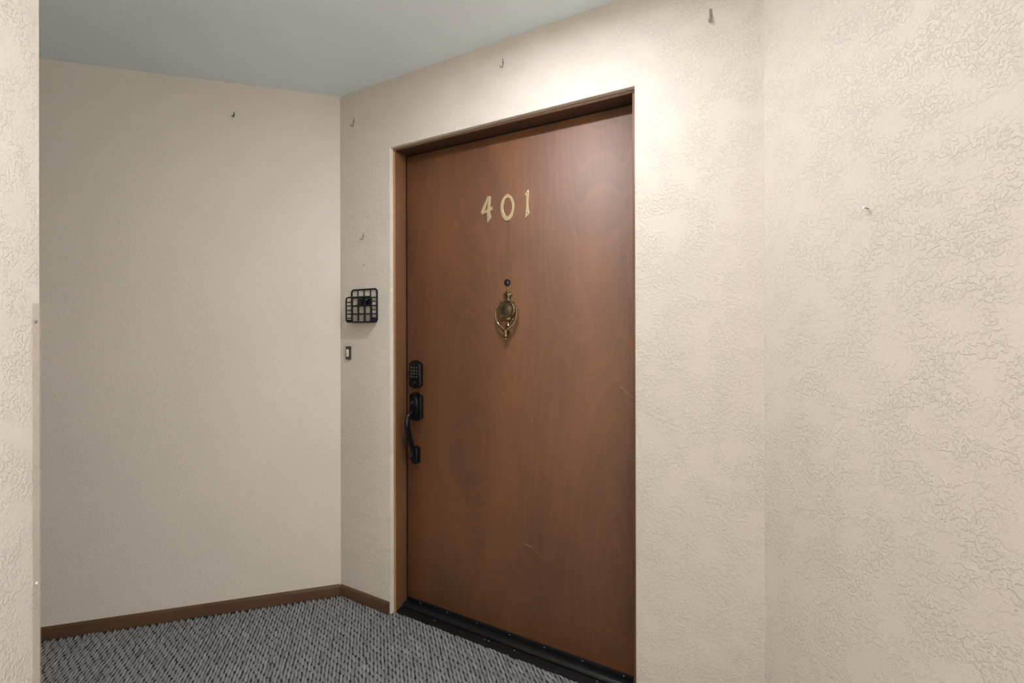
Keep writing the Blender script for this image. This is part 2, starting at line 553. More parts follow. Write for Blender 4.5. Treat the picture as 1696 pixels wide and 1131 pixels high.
# near wall with an outer corner, on the left of the viewer
bm = bmesh.new()
vA = [E, E + D3 * FRONT_LEN, E + D3 * FRONT_LEN - N3 * 0.14, E - N3 * 0.14 - D3 * -0.14, E + D1 * 2.4 + D3 * 0.14, E + D1 * 2.4]
lo = [bm.verts.new((p.x - E.x, p.y - E.y, 0)) for p in vA]
hi = [bm.verts.new((p.x - E.x, p.y - E.y, CEIL)) for p in vA]
bm.faces.new(lo); bm.faces.new(hi)
for i in range(len(vA)):
    j = (i + 1) % len(vA)
    bm.faces.new((lo[i], lo[j], hi[j], hi[i]))
ce = [e for e in bm.edges if set(e.verts) == {lo[0], hi[0]}]
bmesh.ops.bevel(bm, geom=ce, offset=0.006, segments=3, affect='EDGES', profile=0.5)
wf = obj('wall_front', bm, M_wall, loc=E, smooth=True, angle=40)
tag(wf, 'near beige wall end with an outer corner and corner guard', 'wall', kind='structure')

# the ends of the two corridors
bm = bmesh.new(); box(bm, 0.0, 2.06, 0.0, 0.1, 0.0, CEIL)
p = E - N3 * 0.14 + D3 * FRONT_LEN
we = obj('wall_rear', bm, M_wall, loc=p + D3 * 0.1, rotz=ROT_RIGHT + math.pi / 2, smooth=False)
tag(we, 'beige wall closing the corridor behind the viewer', 'wall', kind='structure')
bm = bmesh.new(); box(bm, -1.4, 0.2, 0.0, 0.1, 0.0, CEIL)
ws = obj('wall_side', bm, M_wall, loc=C + D1 * 2.75, rotz=T1 + math.pi / 2, smooth=False)
tag(ws, 'beige wall closing the side corridor beyond the near corner', 'wall', kind='structure')

# baseboards (rounded top edge)
def baseboard(name, x0, x1, origin, rot, label, y_wall=0.0):
    bm = bmesh.new()
    prof = [(0.0, 0.0), (-0.012, 0.0), (-0.012, 0.040), (-0.010, 0.047), (-0.006, 0.050), (0.0, 0.051)]
    ends = []
    for x in (x0, x1):
        ends.append([bm.verts.new((x, y, z + 0.002)) for y, z in prof])
    n = len(prof)
    for i in range(n):
        j = (i + 1) % n
        bm.faces.new((ends[0][i], ends[0][j], ends[1][j], ends[1][i]))
    bm.faces.new(ends[0][::-1]); bm.faces.new(ends[1])
    o = obj(name, bm, M_base, loc=origin, rotz=rot, angle=50)
    return tag(o, label, 'baseboard', kind='structure')
baseboard('baseboard_left', -2.7, -0.005, C, ROT_LEFT, 'low brown wooden baseboard along the left wall')
bb = baseboard('baseboard_back', 0.005, 0.306, C, ROT_DOOR, 'short brown baseboard between wall corner and door frame')
baseboard('baseboard_back_2', 1.392, 1.748, C, ROT_DOOR, 'short brown baseboard between door frame and right wall')
baseboard('baseboard_right', 0.008, 4.2, Q, ROT_RIGHT, 'brown baseboard along the right wall')

# ------------------------------------------------------------------ carpet pile (rows of looped yarn, one object)
rng = np.random.default_rng(7)
PX, PL = 0.0131, 0.036
LA, LB = [], []
n_cols = int(5.4 / PX)
for i in range(n_cols):
    b_ = -3.6 + i * PX                     # across, measured from the right wall along N3
    n_r = int(4.0 / PL)
    a_ = -1.35 + (np.arange(n_r) + (0.5 if i % 2 else 0.0) + 0.08 * rng.standard_normal() + 0.05 * rng.standard_normal(n_r)) * PL
    LA.append(a_); LB.append(np.full(n_r, b_) + 0.0007 * rng.standard_normal(n_r))
LA = np.concatenate(LA); LB = np.concatenate(LB)
PXY = np.stack([Q.x + LA * D3.x + LB * N3.x, Q.y + LA * D3.y + LB * N3.y], 1)
rel = PXY - np.array([C.x, C.y])
s_ = rel @ np.array([D2.x, D2.y]); n_ = rel @ np.array([N2.x, N2.y])
dl = rel @ np.array([-math.sin(T1), math.cos(T1)])      # >0 is behind the left wall
relE = PXY - np.array([E.x, E.y])
inE = (relE @ np.array([N3.x, N3.y]) < 0.012) & (relE @ np.array([D3.x, D3.y]) > -0.02)
keep = (dl < -0.004) & (LB < -0.008) & ~inE
keep &= np.where((s_ > 0.318) & (s_ < 1.376), n_ < 0.026, n_ < -0.002)
keep &= (PXY[:, 0] > -2.6)
PXY = PXY[keep]
cnt = len(PXY)
uu = np.array([-1.0, -0.8, -0.4, 0.0, 0.4, 0.8, 1.0]); ww = np.array([-1.0, -0.7, 0.0, 0.7, 1.0])
U, Wv = np.meshgrid(uu, ww, indexing='ij')
U = U.ravel(); Wv = Wv.ravel()
taper = np.sqrt(np.clip(1 - 0.66 * U ** 2, 0, 1))
tx = U * PL * 0.60
ty = Wv * PX * 0.44 * taper
tz = 0.0003 + 0.0054 * np.clip(1 - 0.92 * U ** 2, 0, 1) * np.sqrt(np.clip(1 - 0.97 * Wv ** 2, 0, 1))
skew = 0.10 + 0.05 * rng.standard_normal(cnt)
hs = 1 + 0.15 * rng.standard_normal(cnt)
lx = np.broadcast_to(tx, (cnt, len(tx)))
ly = ty[None, :] + skew[:, None] * tx[None, :]
lz = tz[None, :] * hs[:, None]
wx = PXY[:, :1] + lx * D3.x + ly * N3.x
wy = PXY[:, 1:] + lx * D3.y + ly * N3.y
def press(nx, ny, ox, oy, lim, where=True):        # yarn pressed back where it meets a wall, baseboard or threshold
    global wx, wy
    d = (wx - ox) * nx + (wy - oy) * ny - lim
    d = np.where(where & (d > 0), d, 0)
    wx = wx - d * nx; wy = wy - d * ny
press(-math.sin(T1), math.cos(T1), C.x, C.y, -0.0125)
press(N3.x, N3.y, Q.x, Q.y, -0.0125)
sv = (wx - C.x) * D2.x + (wy - C.y) * D2.y
ino = (sv > OPEN_L - 0.004) & (sv < OPEN_R + 0.004)
press(N2.x, N2.y, C.x, C.y, -0.0125, ~ino)
press(N2.x, N2.y, C.x, C.y, 0.0162, ino)
co = np.stack([wx, wy, lz], 2).reshape(-1, 3).astype(np.float32)
nu, nw = len(uu), len(ww)
quads = []
for i in range(nu - 1):
    for j in range(nw - 1):
        quads.append((i * nw + j, (i + 1) * nw + j, (i + 1) * nw + j + 1, i * nw + j + 1))
quads = np.array(quads)
faces = (quads[None] + (np.arange(cnt) * nu * nw)[:, None, None]).reshape(-1, 4)
me = bpy.data.meshes.new('carpet_pile')
me.vertices.add(len(co)); me.vertices.foreach_set('co', co.ravel())
me.loops.add(faces.size); me.loops.foreach_set('vertex_index', faces.ravel().astype(np.int32))
me.polygons.add(len(faces))
me.polygons.foreach_set('loop_start', (np.arange(len(faces)) * 4).astype(np.int32))
me.polygons.foreach_set('use_smooth', np.ones(len(faces), dtype=bool))
me.update(calc_edges=True)
# yarn shade: each loop its own grey
base = np.clip(0.27 * (1 + 0.10 * rng.standard_normal(cnt)), 0.12, 0.4)
att = me.attributes.new('shade', 'FLOAT', 'POINT')
att.data.foreach_set('value', np.repeat(base, nu * nw).astype(np.float32))
me.materials.append(M_pile)
pile = link(bpy.data.objects.new('carpet_pile', me))
tag(pile, 'grey and charcoal woven loop carpet covering the corridor floor', 'carpet', kind='stuff')

# ------------------------------------------------------------------ door frame
JIN = 0.012            # jamb thickness seen inside the plaster opening
JF, JB = 0.018, 0.13   # jamb front and back, depth into the wall
DOOR_Y = 0.092
frame = empty('trim_1', C, ROT_DOOR)
tag(frame, 'brown stained wooden door frame set inside the plaster opening', 'door frame', kind='structure')
bxo('jamb', (OPEN_L - 0.02, OPEN_L + JIN, JF + 0.0012, JB, 0.0, OPEN_T - JIN), M_jamb, frame, 0.001)
bxo('jamb', (OPEN_R - JIN, OPEN_R + 0.02, JF + 0.0012, JB, 0.0, OPEN_T - JIN), M_jamb, frame, 0.001)
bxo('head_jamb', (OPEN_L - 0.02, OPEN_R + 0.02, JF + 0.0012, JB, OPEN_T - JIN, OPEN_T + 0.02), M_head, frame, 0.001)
tag(bxo('jamb_edge', (OPEN_L + 0.001, OPEN_L + JIN - 0.0005, JF - 0.0005, JF + 0.0012, 0.0, OPEN_T - JIN), M_edge, frame),
    'pale unstained front edge of the jamb')
tag(bxo('head_edge', (OPEN_L + 0.001, OPEN_R - 0.001, JF - 0.0005, JF + 0.0012, OPEN_T - JIN + 0.004, OPEN_T - 0.001), M_head_edge, frame),
    'worn front edge of the head jamb')
for nm, d in (('weatherstrip', (OPEN_L + JIN, OPEN_L + JIN + 0.003, DOOR_Y - 0.004, DOOR_Y + 0.03, 0.02, OPEN_T - JIN)),
              ('weatherstrip', (OPEN_R - JIN - 0.003, OPEN_R - JIN, DOOR_Y - 0.004, DOOR_Y + 0.03, 0.02, OPEN_T - JIN)),
              ('weatherstrip', (OPEN_L + JIN + 0.003, OPEN_R - JIN - 0.003, DOOR_Y - 0.003, DOOR_Y + 0.03, OPEN_T - JIN - 0.0035, OPEN_T - JIN))):
    tag(bxo(nm, d, M_rubber, frame), 'black rubber weatherstrip')

# ------------------------------------------------------------------ door leaf with its hardware
door = empty('door_1', C, ROT_DOOR)
tag(door, 'brown stained veneer entrance door with brass numerals and knocker', 'door', kind='structure')
DL, DR, DT, DB = OPEN_L + JIN + 0.003, OPEN_R - JIN - 0.003, OPEN_T - JIN - 0.0035, 0.026
bxo('door_leaf', (DL, DR, DOOR_Y, DOOR_Y + 0.044, DB, DT), M_door, door, 0.0012)
# scuff on the veneer
bm = bmesh.new()
prism(bm, [(0.917, 0.4072), (0.926, 0.4080), (0.941, 0.4060), (0.958, 0.4012), (0.957, 0.3990), (0.940, 0.4000), (0.926, 0.4030)],
      DOOR_Y - 0.0004, DOOR_Y + 0.0005)
tag(obj('scuff_mark', bm, M_scuff, door, smooth=False), 'pale scuff low on the door')

# sweep along the bottom
sweep = bxo('door_sweep', (DL + 0.001, DR - 0.001, DOOR_Y - 0.006, DOOR_Y, 0.0245, 0.040), M_rubber, door, 0.0012)
tag(sweep, 'black sweep strip along the door bottom')
def screw_bm(r, h):
    bm = bmesh.new()
    lathe(bm, [(r, 0.0), (r, -h * 0.5), (r * 0.6, -h), (r * 0.2, -h * 0.9)], 10, 'y')
    return bm
smesh = None
for sx in (0.4059, 0.5538, 0.7062, 0.8593, 1.0124, 1.1657, 1.3185):
    o = obj('screw', screw_bm(0.0026, 0.0016), M_steel, sweep) if smesh is None else link(bpy.data.objects.new('screw', smesh), sweep)
    smesh = o.data
    o.location = (sx, DOOR_Y - 0.006, 0.0325)

# numerals 4 0 1
def digit(name, loops, screws, label):
    z0 = min(p[1] for p in loops[0]); x0 = sum(p[0] for p in loops[0]) / len(loops[0])
    o = flat_shape(name, loops, 0.0036, M_brass, door, 0.0006)
    o.location = (0, DOOR_Y, 0)
    tag(o, label)
    for (sx, sz) in screws:
        k = obj('screw', screw_bm(0.0019, 0.001), M_antique, o)
        k.location = (sx, -0.0036, sz)
    return o
four = [[(.7596, 1.7921), (.7751, 1.7900), (.7712, 1.7445), (.7806, 1.7472), (.7832, 1.7350), (.7704, 1.7300), (.7768, 1.7045),
         (.7588, 1.6801), (.7569, 1.7262), (.7339, 1.7185), (.7262, 1.7304)],
        [(.7620, 1.7730), (.7587, 1.7390), (.7405, 1.7285)]]
zo = [(p.x, p.z) for p in spline([(.8533, 0, 1.7872), (.8700, 0, 1.7770), (.8800, 0, 1.7590), (.8839, 0, 1.7372), (.8800, 0, 1.7120), (.8700, 0, 1.6900),
                                  (.8503, 0, 1.6810), (.8340, 0, 1.6920), (.8235, 0, 1.7150), (.8209, 0, 1.7380), (.8240, 0, 1.7580), (.8370, 0, 1.7790)], 4, True)]
zo[0] = (.8540, 1.7900)
zi = [(p.x, p.z) for p in spline([(.8600, 0, 1.7710), (.8690, 0, 1.7580), (.8745, 0, 1.7360), (.8680, 0, 1.7110), (.8517, 0, 1.6985), (.8380, 0, 1.7140),
                                  (.8330, 0, 1.7390), (.8400, 0, 1.7630), (.8475, 0, 1.7725)], 4, True)] 
one = [[(.9445, 1.7930), (.9486, 1.7878), (.9462, 1.7429), (.9475, 1.7200), (.9519, 1.7005), (.9315, 1.6795), (.9352, 1.7050), (.9378, 1.7350), (.9373, 1.7720), (.9298, 1.7735)]]
digit('house_number', four, [(.7640, 1.7835), (.7640, 1.7030)], 'brass numeral 4')
digit('house_number', [zo, zi], [(.8520, 1.7810), (.8515, 1.6895)], 'brass numeral 0')
digit('house_number', one, [(.9425, 1.7780), (.9418, 1.7020)], 'brass numeral 1')

# peephole
bm = bmesh.new()
lathe(bm, [(0.0135, 0.0), (0.0135, -0.0025), (0.0125, -0.0042), (0.0105, -0.0042), (0.0102, -0.0025), (0.002, -0.0025)], 28, 'y')
peep = obj('peephole', bm, M_hard, door); peep.location = (0.8505, DOOR_Y, 1.4345)
tag(peep, 'round peephole with dark rim')
bm = bmesh.new()
lathe(bm, [(0.0102, -0.0022), (0.0085, -0.0034), (0.0055, -0.0044), (0.002, -0.005)], 24, 'y')
tag(obj('lens', bm, M_lens, peep), 'bluish glass peephole lens')

# knocker -----------------------------------------------------------
KX, KZ = 0.8535, 1.3255
bm = bmesh.new()      # urn-topped backplate column, flattened against the door
def squash(prof, depth, nseg=24):
    lathe(bm, [(r, h) for r, h in prof], nseg, 'z', (1.0, depth))
squash([(0.0006, 0.0905), (0.0030, 0.0895), (0.0042, 0.0865), (0.0034, 0.0832), (0.0024, 0.0815), (0.0050, 0.0795), (0.0060, 0.0770), (0.0032, 0.0750),
        (0.0104, 0.0740), (0.0112, 0.0725), (0.0100, 0.0708), (0.0090, 0.0698), (0.0150, 0.0680), (0.0205, 0.0652), (0.0218, 0.0620), (0.0205, 0.0580),
        (0.0150, 0.0520), (0.0105, 0.0460), (0.0088, 0.0420), (0.0098, 0.0380), (0.0150, 0.0350), (0.0230, 0.0330), (0.028, 0.030)][::-1], 0.42)
squash([(0.0005, -0.0690), (0.0080, -0.0685), (0.0122, -0.0660), (0.0125, -0.0625), (0.0095, -0.0600), (0.0070, -0.0570), (0.0075, -0.0500),
        (0.0095, -0.0450), (0.0140, -0.0420), (0.0160, -0.0380), (0.0150, -0.030)], 0.6)
for v in bm.verts:
    v.co.y -= 0.004
# scrolls above and below the medallion
for sgn in (-1, 1):
    tube(bm, spline([(sgn * 0.004, -0.006, -0.0360), (sgn * 0.014, -0.008, -0.0385), (sgn * 0.024, -0.008, -0.0378), (sgn * 0.0285, -0.008, -0.0400),
                     (sgn * 0.0280, -0.008, -0.0440)], 5), [0.0035] * 16 + [0.003, 0.0028, 0.0026, 0.0024, 0.002], 8)
    tube(bm, spline([(sgn * 0.012, -0.006, 0.0330), (sgn * 0.022, -0.007, 0.0300), (sgn * 0.0275, -0.007, 0.0310), (sgn * 0.0295, -0.007, 0.0335)], 5),
         [0.004] * 11 + [0.0036, 0.0032, 0.0028, 0.0024, 0.002], 8)
    # ears carrying the ring
    tube(bm, [(sgn * 0.030, -0.008, 0.000), (sgn * 0.045, -0.012, 0.001)], [0.006, 0.0045], 8)
knocker = obj('door_knocker', bm, M_antique, door, angle=50)
knocker.location = (KX, DOOR_Y, KZ)
tag(knocker, 'antique brass door knocker with oval medallion and ring')
bm = bmesh.new()      # oval medallion
def oval(bm, rx, rz, prof, n=40, e=2.35):
    rings = []
    for k, (f, y) in enumerate(prof):
        ring = []
        for i in range(n):
            a = 2 * math.pi * i / n
            c_, s2 = math.cos(a), math.sin(a)
            q = (abs(c_) ** e + abs(s2) ** e) ** (-1 / e)
            ring.append(bm.verts.new((rx * f * q * c_, y, rz * f * q * s2)))
        rings.append(ring)
    for a, b in zip(rings, rings[1:]):
        for i in range(n):
            bm.faces.new((a[i], a[(i + 1) % n], b[(i + 1) % n], b[i]))
    bm.faces.new(rings[-1]); bm.faces.new(rings[0][::-1])
oval(bm, 0.0395, 0.0325, [(0.9, 0.0), (1.0, -0.006), (1.02, -0.012), (0.99, -0.016), (0.93, -0.0185), (0.87, -0.0180), (0.5, -0.0192), (0.1, -0.0196)])
tag(obj('medallion', bm, M_antique_lt, knocker, angle=60), 'oval brass medallion with tarnished face')
bm = bmesh.new()      # ring: two flat arms crossing in a point
def arm(sgn):
    pts = spline([(sgn * 0.0475, -0.020, 0.002), (sgn * 0.0480, -0.020, -0.020), (sgn * 0.0430, -0.021, -0.043), (sgn * 0.0300, -0.0225, -0.062),
                  (sgn * 0.0120, -0.024, -0.0755), (sgn * -0.003, -0.0245, -0.0845)], 6)
    m = len(pts)
    rad = [0.0031 + 0.0042 * min(1, max(0, (i / m - 0.1) / 0.6)) for i in range(m)]
    tube(bm, pts, rad, 10, (0.62, 1.0))
arm(-1); arm(1)
for sgn in (-1, 1):
    lathe(bm, [(0.0008, 0.010), (0.0036, 0.0085), (0.0044, 0.0055), (0.0036, 0.0025), (0.003, 0.0)], 12, 'z', off=(sgn * 0.0475, -0.0195, -0.002))
lathe(bm, [(0.0012, -0.1225), (0.0042, -0.1212), (0.0058, -0.1175), (0.0048, -0.1135), (0.0060, -0.1105), (0.0130, -0.1075), (0.0145, -0.1050),
           (0.0130, -0.1028), (0.0085, -0.1000), (0.0075, -0.0945), (0.0095, -0.0890), (0.0100, -0.0840), (0.006, -0.078)], 18, 'z', (1, 0.8), off=(0, -0.022, 0))
tag(obj('knocker_ring', bm, M_antique, knocker, angle=50), 'hinged pointed brass ring with drop finial')
bm = bmesh.new()
lathe(bm, [(0.010, 0.0), (0.010, -0.006), (0.008, -0.009), (0.002, -0.0095)], 18, 'y', off=(0, 0, -0.088))
obj('strike_plate', bm, M_antique, knocker)

# keypad deadbolt --------------------------------------------------
HX = 0.3865
def arch_plate(w, z0, z1, shoulder, rise, drop, flatw):
    """plate outline: straight sides, arched top and bottom set in from small shoulders"""
    h = w / 2
    pts = [(-h, z0 + drop), (-flatw, z0 + drop * 0.75)]
    for k in range(1, 8):
        t = k / 8; pts.append((-flatw + 2 * flatw * t, z0 + drop * 0.75 - drop * 0.75 * math.sin(math.pi * t)))
    pts += [(flatw, z0 + drop * 0.75), (h, z0 + drop), (h, z1 - rise)]
    pts += [(flatw, z1 - rise * 0.8)]
    for k in range(1, 10):
        t = k / 10; pts.append((flatw - 2 * flatw * t, z1 - rise * 0.8 + rise * 0.8 * math.sin(math.pi * t)))
    pts += [(-flatw, z1 - rise * 0.8), (-h, z1 - rise)]
    return pts
bm = bmesh.new()
prism(bm, arch_plate(0.066, -0.063, 0.063, 0, 0.018, 0.014, 0.027), -0.021, 0.0, 0.005, 3)
dead = obj('keypad_deadbolt', bm, M_hard, door); dead.location = (HX, DOOR_Y, 1.0483)
tag(dead, 'black keypad deadbolt with arched top')
bm = bmesh.new()
prism(bm, [(-0.0235, -0.017)] + [(0.0235, -0.017)] + [(0.0235 * math.cos(a), 0.036 + 0.017 * math.sin(a)) for a in (math.pi * k / 10 for k in range(11))],
      -0.0232, -0.0205, 0.001)
kp = obj('keypad', bm, M_satin, dead); tag(kp, 'glossy black keypad panel')
bm = bmesh.new()
rimp = [(-0.0255, -0.019), (0.0255, -0.019), (0.0255, 0.036)] + [(0.0255 * math.cos(a), 0.036 + 0.0195 * math.sin(a)) for a in (math.pi * k / 12 for k in range(1, 12))] + [(-0.0255, 0.036)]
tube(bm, [(x, -0.0205, z) for x, z in rimp], 0.0018, 6, closed=True)
obj('keypad_rim', bm, M_hard, dead)
def text_mesh(body, size, depth=0.0002):
    cu = bpy.data.curves.new('t', 'FONT'); cu.body = body; cu.size = size; cu.align_x = 'CENTER'; cu.align_y = 'CENTER'; cu.extrude = depth
    cu.resolution_u = 2
    tmp = bpy.data.objects.new('t', cu); COL.objects.link(tmp)
    bpy.context.view_layer.update()
    m_ = bpy.data.meshes.new_from_object(tmp)
    bpy.data.objects.remove(tmp); bpy.data.curves.remove(cu)
    m_.transform(Matrix.Rotation(math.pi / 2, 4, 'X'))
    return m_
# keys: printed digits are too small to read in the photograph, each key is a small raised dot
km = None
for r_ in range(4):
    for c_ in range(3):
        if km is None:
            bm = bmesh.new(); lathe(bm, [(0.0034, 0.0), (0.0034, -0.0006), (0.0024, -0.001)], 12, 'y')
            o = obj('key', bm, M_keys, dead); km = o.data
        else:
            o = link(bpy.data.objects.new('key', km), dead)
        o.location = ((c_ - 1) * 0.0145, -0.0232, 0.030 - r_ * 0.0135)
bm = bmesh.new()
lathe(bm, [(0.0115, -0.0195), (0.0115, -0.0235), (0.0095, -0.0255), (0.0075, -0.0255), (0.0072, -0.0240), (0.001, -0.0240)], 20, 'y', off=(0, 0, -0.0395))
cyl = obj('key_cylinder', bm, M_hard, dead)
bm = bmesh.new(); box(bm, -0.0055, 0.0005, -0.0262, -0.0235, -0.0425, -0.0405); box(bm, 0.001, 0.0035, -0.0262, -0.0235, -0.0380, -0.0355)
obj('keyway', bm, M_chrome, dead)

# handleset ---------------------------------------------------------
bm = bmesh.new()
prism(bm, arch_plate(0.068, -0.064, 0.064, 0, 0.016, 0.014, 0.024), -0.017, 0.0, 0.0055, 3)
hset = obj('handleset', bm, M_hard, door); hset.location = (HX, DOOR_Y, 0.9040)
tag(hset, 'black entry handle with curved grip')
bm = bmesh.new()   # raised oval boss
oval(bm, 0.0185, 0.047, [(1.0, -0.015), (0.98, -0.019), (0.85, -0.0225), (0.5, -0.0245), (0.1, -0.025)], 30, 2.2)
obj('boss', bm, M_hard, hset)
gp = spline([(0, -0.016, 0.882 - 0.904), (0, -0.034, 0.8815 - 0.904), (0, -0.051, 0.8735 - 0.904), (0, -0.0645, 0.8565 - 0.904), (0, -0.0685, 0.835 - 0.904),
             (0, -0.0655, 0.810 - 0.904), (0, -0.0575, 0.786 - 0.904), (0, -0.047, 0.760 - 0.904), (0, -0.0375, 0.735 - 0.904), (0, -0.0325, 0.712 - 0.904),
             (0, -0.0345, 0.695 - 0.904), (0, -0.045, 0.683 - 0.904), (0, -0.052, 0.681 - 0.904)], 5)
m = len(gp)
gr = []
for i in range(m):
    t = i / (m - 1)
    gr.append(0.0080 + 0.0050 * math.sin(math.pi * min(1, t * 1.25)) if t < 0.8 else 0.0082 - 0.0045 * (t - 0.8) / 0.2)
bm = bmesh.new(); tube(bm, gp, gr, 14, (0.85, 1.1))
tag(obj('grip', bm, M_hard, hset, angle=60), 'curved black pull grip')
bm = bmesh.new()
prism(bm, [(-0.0165, -0.036), (0.0, -0.041), (0.0165, -0.036), (0.0165, 0.030), (0.011, 0.034), (0.0, 0.0385), (-0.011, 0.034), (-0.0165, 0.030)], -0.026, 0.0, 0.006, 3)
ft = obj('foot', bm, M_hard, hset); ft.location = (0, 0, 0.6905 - 0.904)
bm = bmesh.new()
tp = [(0, -0.018, 0.024), (0, -0.030, 0.021), (0, -0.045, 0.0145), (0, -0.056, 0.0115)]
tube(bm, spline(tp, 5), [0.0055] * 10 + [0.006, 0.0065, 0.007, 0.0072, 0.0068, 0.005], 12, (0.28, 1.15))
tag(obj('thumb_latch', bm, M_latch, hset, angle=60), 'shiny thumb lever')
bm = bmesh.new()
lathe(bm, [(0.0075, -0.0245), (0.0075, -0.0275), (0.006, -0.029), (0.001, -0.029)], 16, 'y', off=(0.004, 0, 0.004))
obj('latch_collar', bm, M_hard, hset)

# stray thread stuck to the leaf
bm = bmesh.new()
tube(bm, spline([(1.3105, DOOR_Y - 0.0008, 1.0438), (1.325, DOOR_Y - 0.003, 1.031), (1.340, DOOR_Y - 0.003, 1.018), (1.3548, DOOR_Y - 0.0006, 1.0055)], 4), 0.00045, 5)
tube(bm, [(1.3060, DOOR_Y - 0.0012, 1.0400), (1.3085, DOOR_Y - 0.0022, 1.0422), (1.3115, DOOR_Y - 0.0012, 1.0437)], [0.0006, 0.0019, 0.0008], 6)
th = obj('thread', bm, M_thread, loc=C, rotz=ROT_DOOR)
tag(th, 'thin pale thread caught slanting on the brown door near its hinge edge', 'thread')

# ------------------------------------------------------------------ threshold
thr = empty('threshold', C, ROT_DOOR)
tag(thr, 'black ribbed metal threshold between carpet and door', 'threshold')
prof = [(0.0165, 0.0), (0.0165, 0.004), (0.022, 0.0058), (0.031, 0.0086), (0.0315, 0.0078), (0.033, 0.0078), (0.0335, 0.0092), (0.042, 0.0112), (0.0475, 0.0122),
        (0.050, 0.0118), (0.0505, 0.0065), (0.0565, 0.0065), (0.057, 0.0115), (0.0585, 0.0150), (0.0620, 0.0190), (0.0665, 0.0217), (0.0715, 0.0231),
        (0.078, 0.0238), (0.100, 0.0238), (0.125, 0.0220), (0.125, 0.0)]
bm = bmesh.new()
xa, xb = OPEN_L + JIN, OPEN_R - JIN
rows = [[bm.verts.new((x, y, z)) for y, z in prof] for x in (xa, xb)]
for i in range(len(prof)):
    j = (i + 1) % len(prof)
    bm.faces.new((rows[0][i], rows[0][j], rows[1][j], rows[1][i]))
bm.faces.new(rows[0][::-1]); bm.faces.new(rows[1])
sill = obj('sill', bm, M_thr, thr, angle=28)
sm = None
for sx, sy in ((0.52, 0.043), (0.772, 0.043), (0.79, 0.043), (0.905, 0.043), (1.235, 0.043)):
    if sm is None:
        bm = bmesh.new(); lathe(bm, [(0.0032, -0.001), (0.0032, 0.0012), (0.002, 0.0018), (0.0006, 0.0014)], 10, 'z')
        o = obj('screw', bm, M_steel, thr); sm = o.data
    else:
        o = link(bpy.data.objects.new('screw', sm), thr)
    o.location = (sx, sy, 0.0113)

# ------------------------------------------------------------------ wire basket on the door wall
def on_door_wall(s, z, out=0.0): return C + D2 * s - N2 * out + Vector((0, 0, z))
bk_ = empty('wire_basket', on_door_wall(0.1595, 1.2785), ROT_DOOR)
tag(bk_, 'small black grid wall basket hanging beside the door frame', 'basket')
W2 = 0.082
def rrect(w, z0, z1, y, r=0.014, n=5):
    pts = []
    for cx, cz, a0 in ((w - r, z1 - r, 0), (-w + r, z1 - r, 90), (-w + r, z0 + r, 180), (w - r, z0 + r, 270)):
        for k in range(n + 1):
            a = math.radians(a0 + 90 * k / n)
            pts.append((cx + r * math.cos(a), y, cz + r * math.sin(a)))
    return pts
YB, YF = -0.004, -0.037
bm = bmesh.new(); tube(bm, rrect(W2 - 0.003, 0.003, 0.151, YB), 0.0037, 8, closed=True)
obj('back_frame', bm, M_wire, bk_)
bm = bmesh.new(); tube(bm, rrect(W2 - 0.003, 0.003, 0.1145, YF), 0.0037, 8, closed=True)
obj('front_frame', bm, M_wire, bk_)
def bar(p, q, r=0.0027):
    bm = bmesh.new(); tube(bm, [p, q], r, 8)
    return obj('bar', bm, M_wire, bk_)
for k in (-1, 0, 1):
    x = k * 0.0395
    bar((x, YB, 0.004), (x, YB, 0.150)); bar((x, YF, 0.004), (x, YF, 0.1135))
for z in (0.0395, 0.0765, 0.1135):
    bar((-W2 + 0.004, YB - 0.002, z), (W2 - 0.004, YB - 0.002, z))
for z in (0.0395, 0.0765):
    bar((-W2 + 0.004, YF + 0.002, z), (W2 - 0.004, YF + 0.002, z))
for sx in (-1, 1):
    for z in (0.022, 0.0580, 0.0950):
        bm = bmesh.new()
        tube(bm, spline([(sx * (W2 - 0.003), YB, z + 0.001), (sx * (W2 - 0.0015), (YB + YF) / 2, z - 0.001), (sx * (W2 - 0.003), YF, z - 0.0005)], 4), 0.0025, 8)
        obj('bar', bm, M_wire, bk_)
bxo('bottom_tray', (-W2 + 0.008, W2 - 0.004, YF, YB, 0.0005, 0.0035), M_wire, bk_, 0.001)
bxo('side_flap', (W2 - 0.0055, W2 - 0.003, YF + 0.001, YB - 0.001, 0.003, 0.019), M_wire, bk_, 0.0006)
bxo('side_flap', (-W2 + 0.003, -W2 + 0.0055, YF + 0.001, YB - 0.001, 0.003, 0.014), M_wire, bk_, 0.0006)
mp = bxo('mounting_plate', (-0.0345, 0.036, -0.0135, 0.0, 0.080, 0.1095), M_satin, bk_, 0.002)
tag(mp, 'glossy black mounting plate behind the grid')
bm = bmesh.new(); lathe(bm, [(0.0032, 0.0), (0.0032, -0.001), (0.0018, -0.0022), (0.0005, -0.0024)], 10, 'y', off=(0.026, -0.0135, 0.1035))
obj('screw', bm, M_chrome, mp)

# ------------------------------------------------------------------ doorbell
bell = empty('doorbell', on_door_wall(0.0590, 1.1095), ROT_DOOR)
tag(bell, 'narrow brown doorbell with an ivory push button under the basket', 'doorbell')
bxo('bell_body', (-0.0130, 0.0130, -0.0105, 0.0, 0.0, 0.0610), M_bell, bell, 0.0015)
tag(bxo('push_button', (-0.0055, 0.0075, -0.0150, -0.0095, 0.0125, 0.0475), M_ivory, bell, 0.002), 'ivory push button')
for z in (0.0060, 0.0545):
    o = obj('screw', screw_bm(0.0022, 0.0012), M_steel, bell); o.location = (0.0, -0.0105, z)

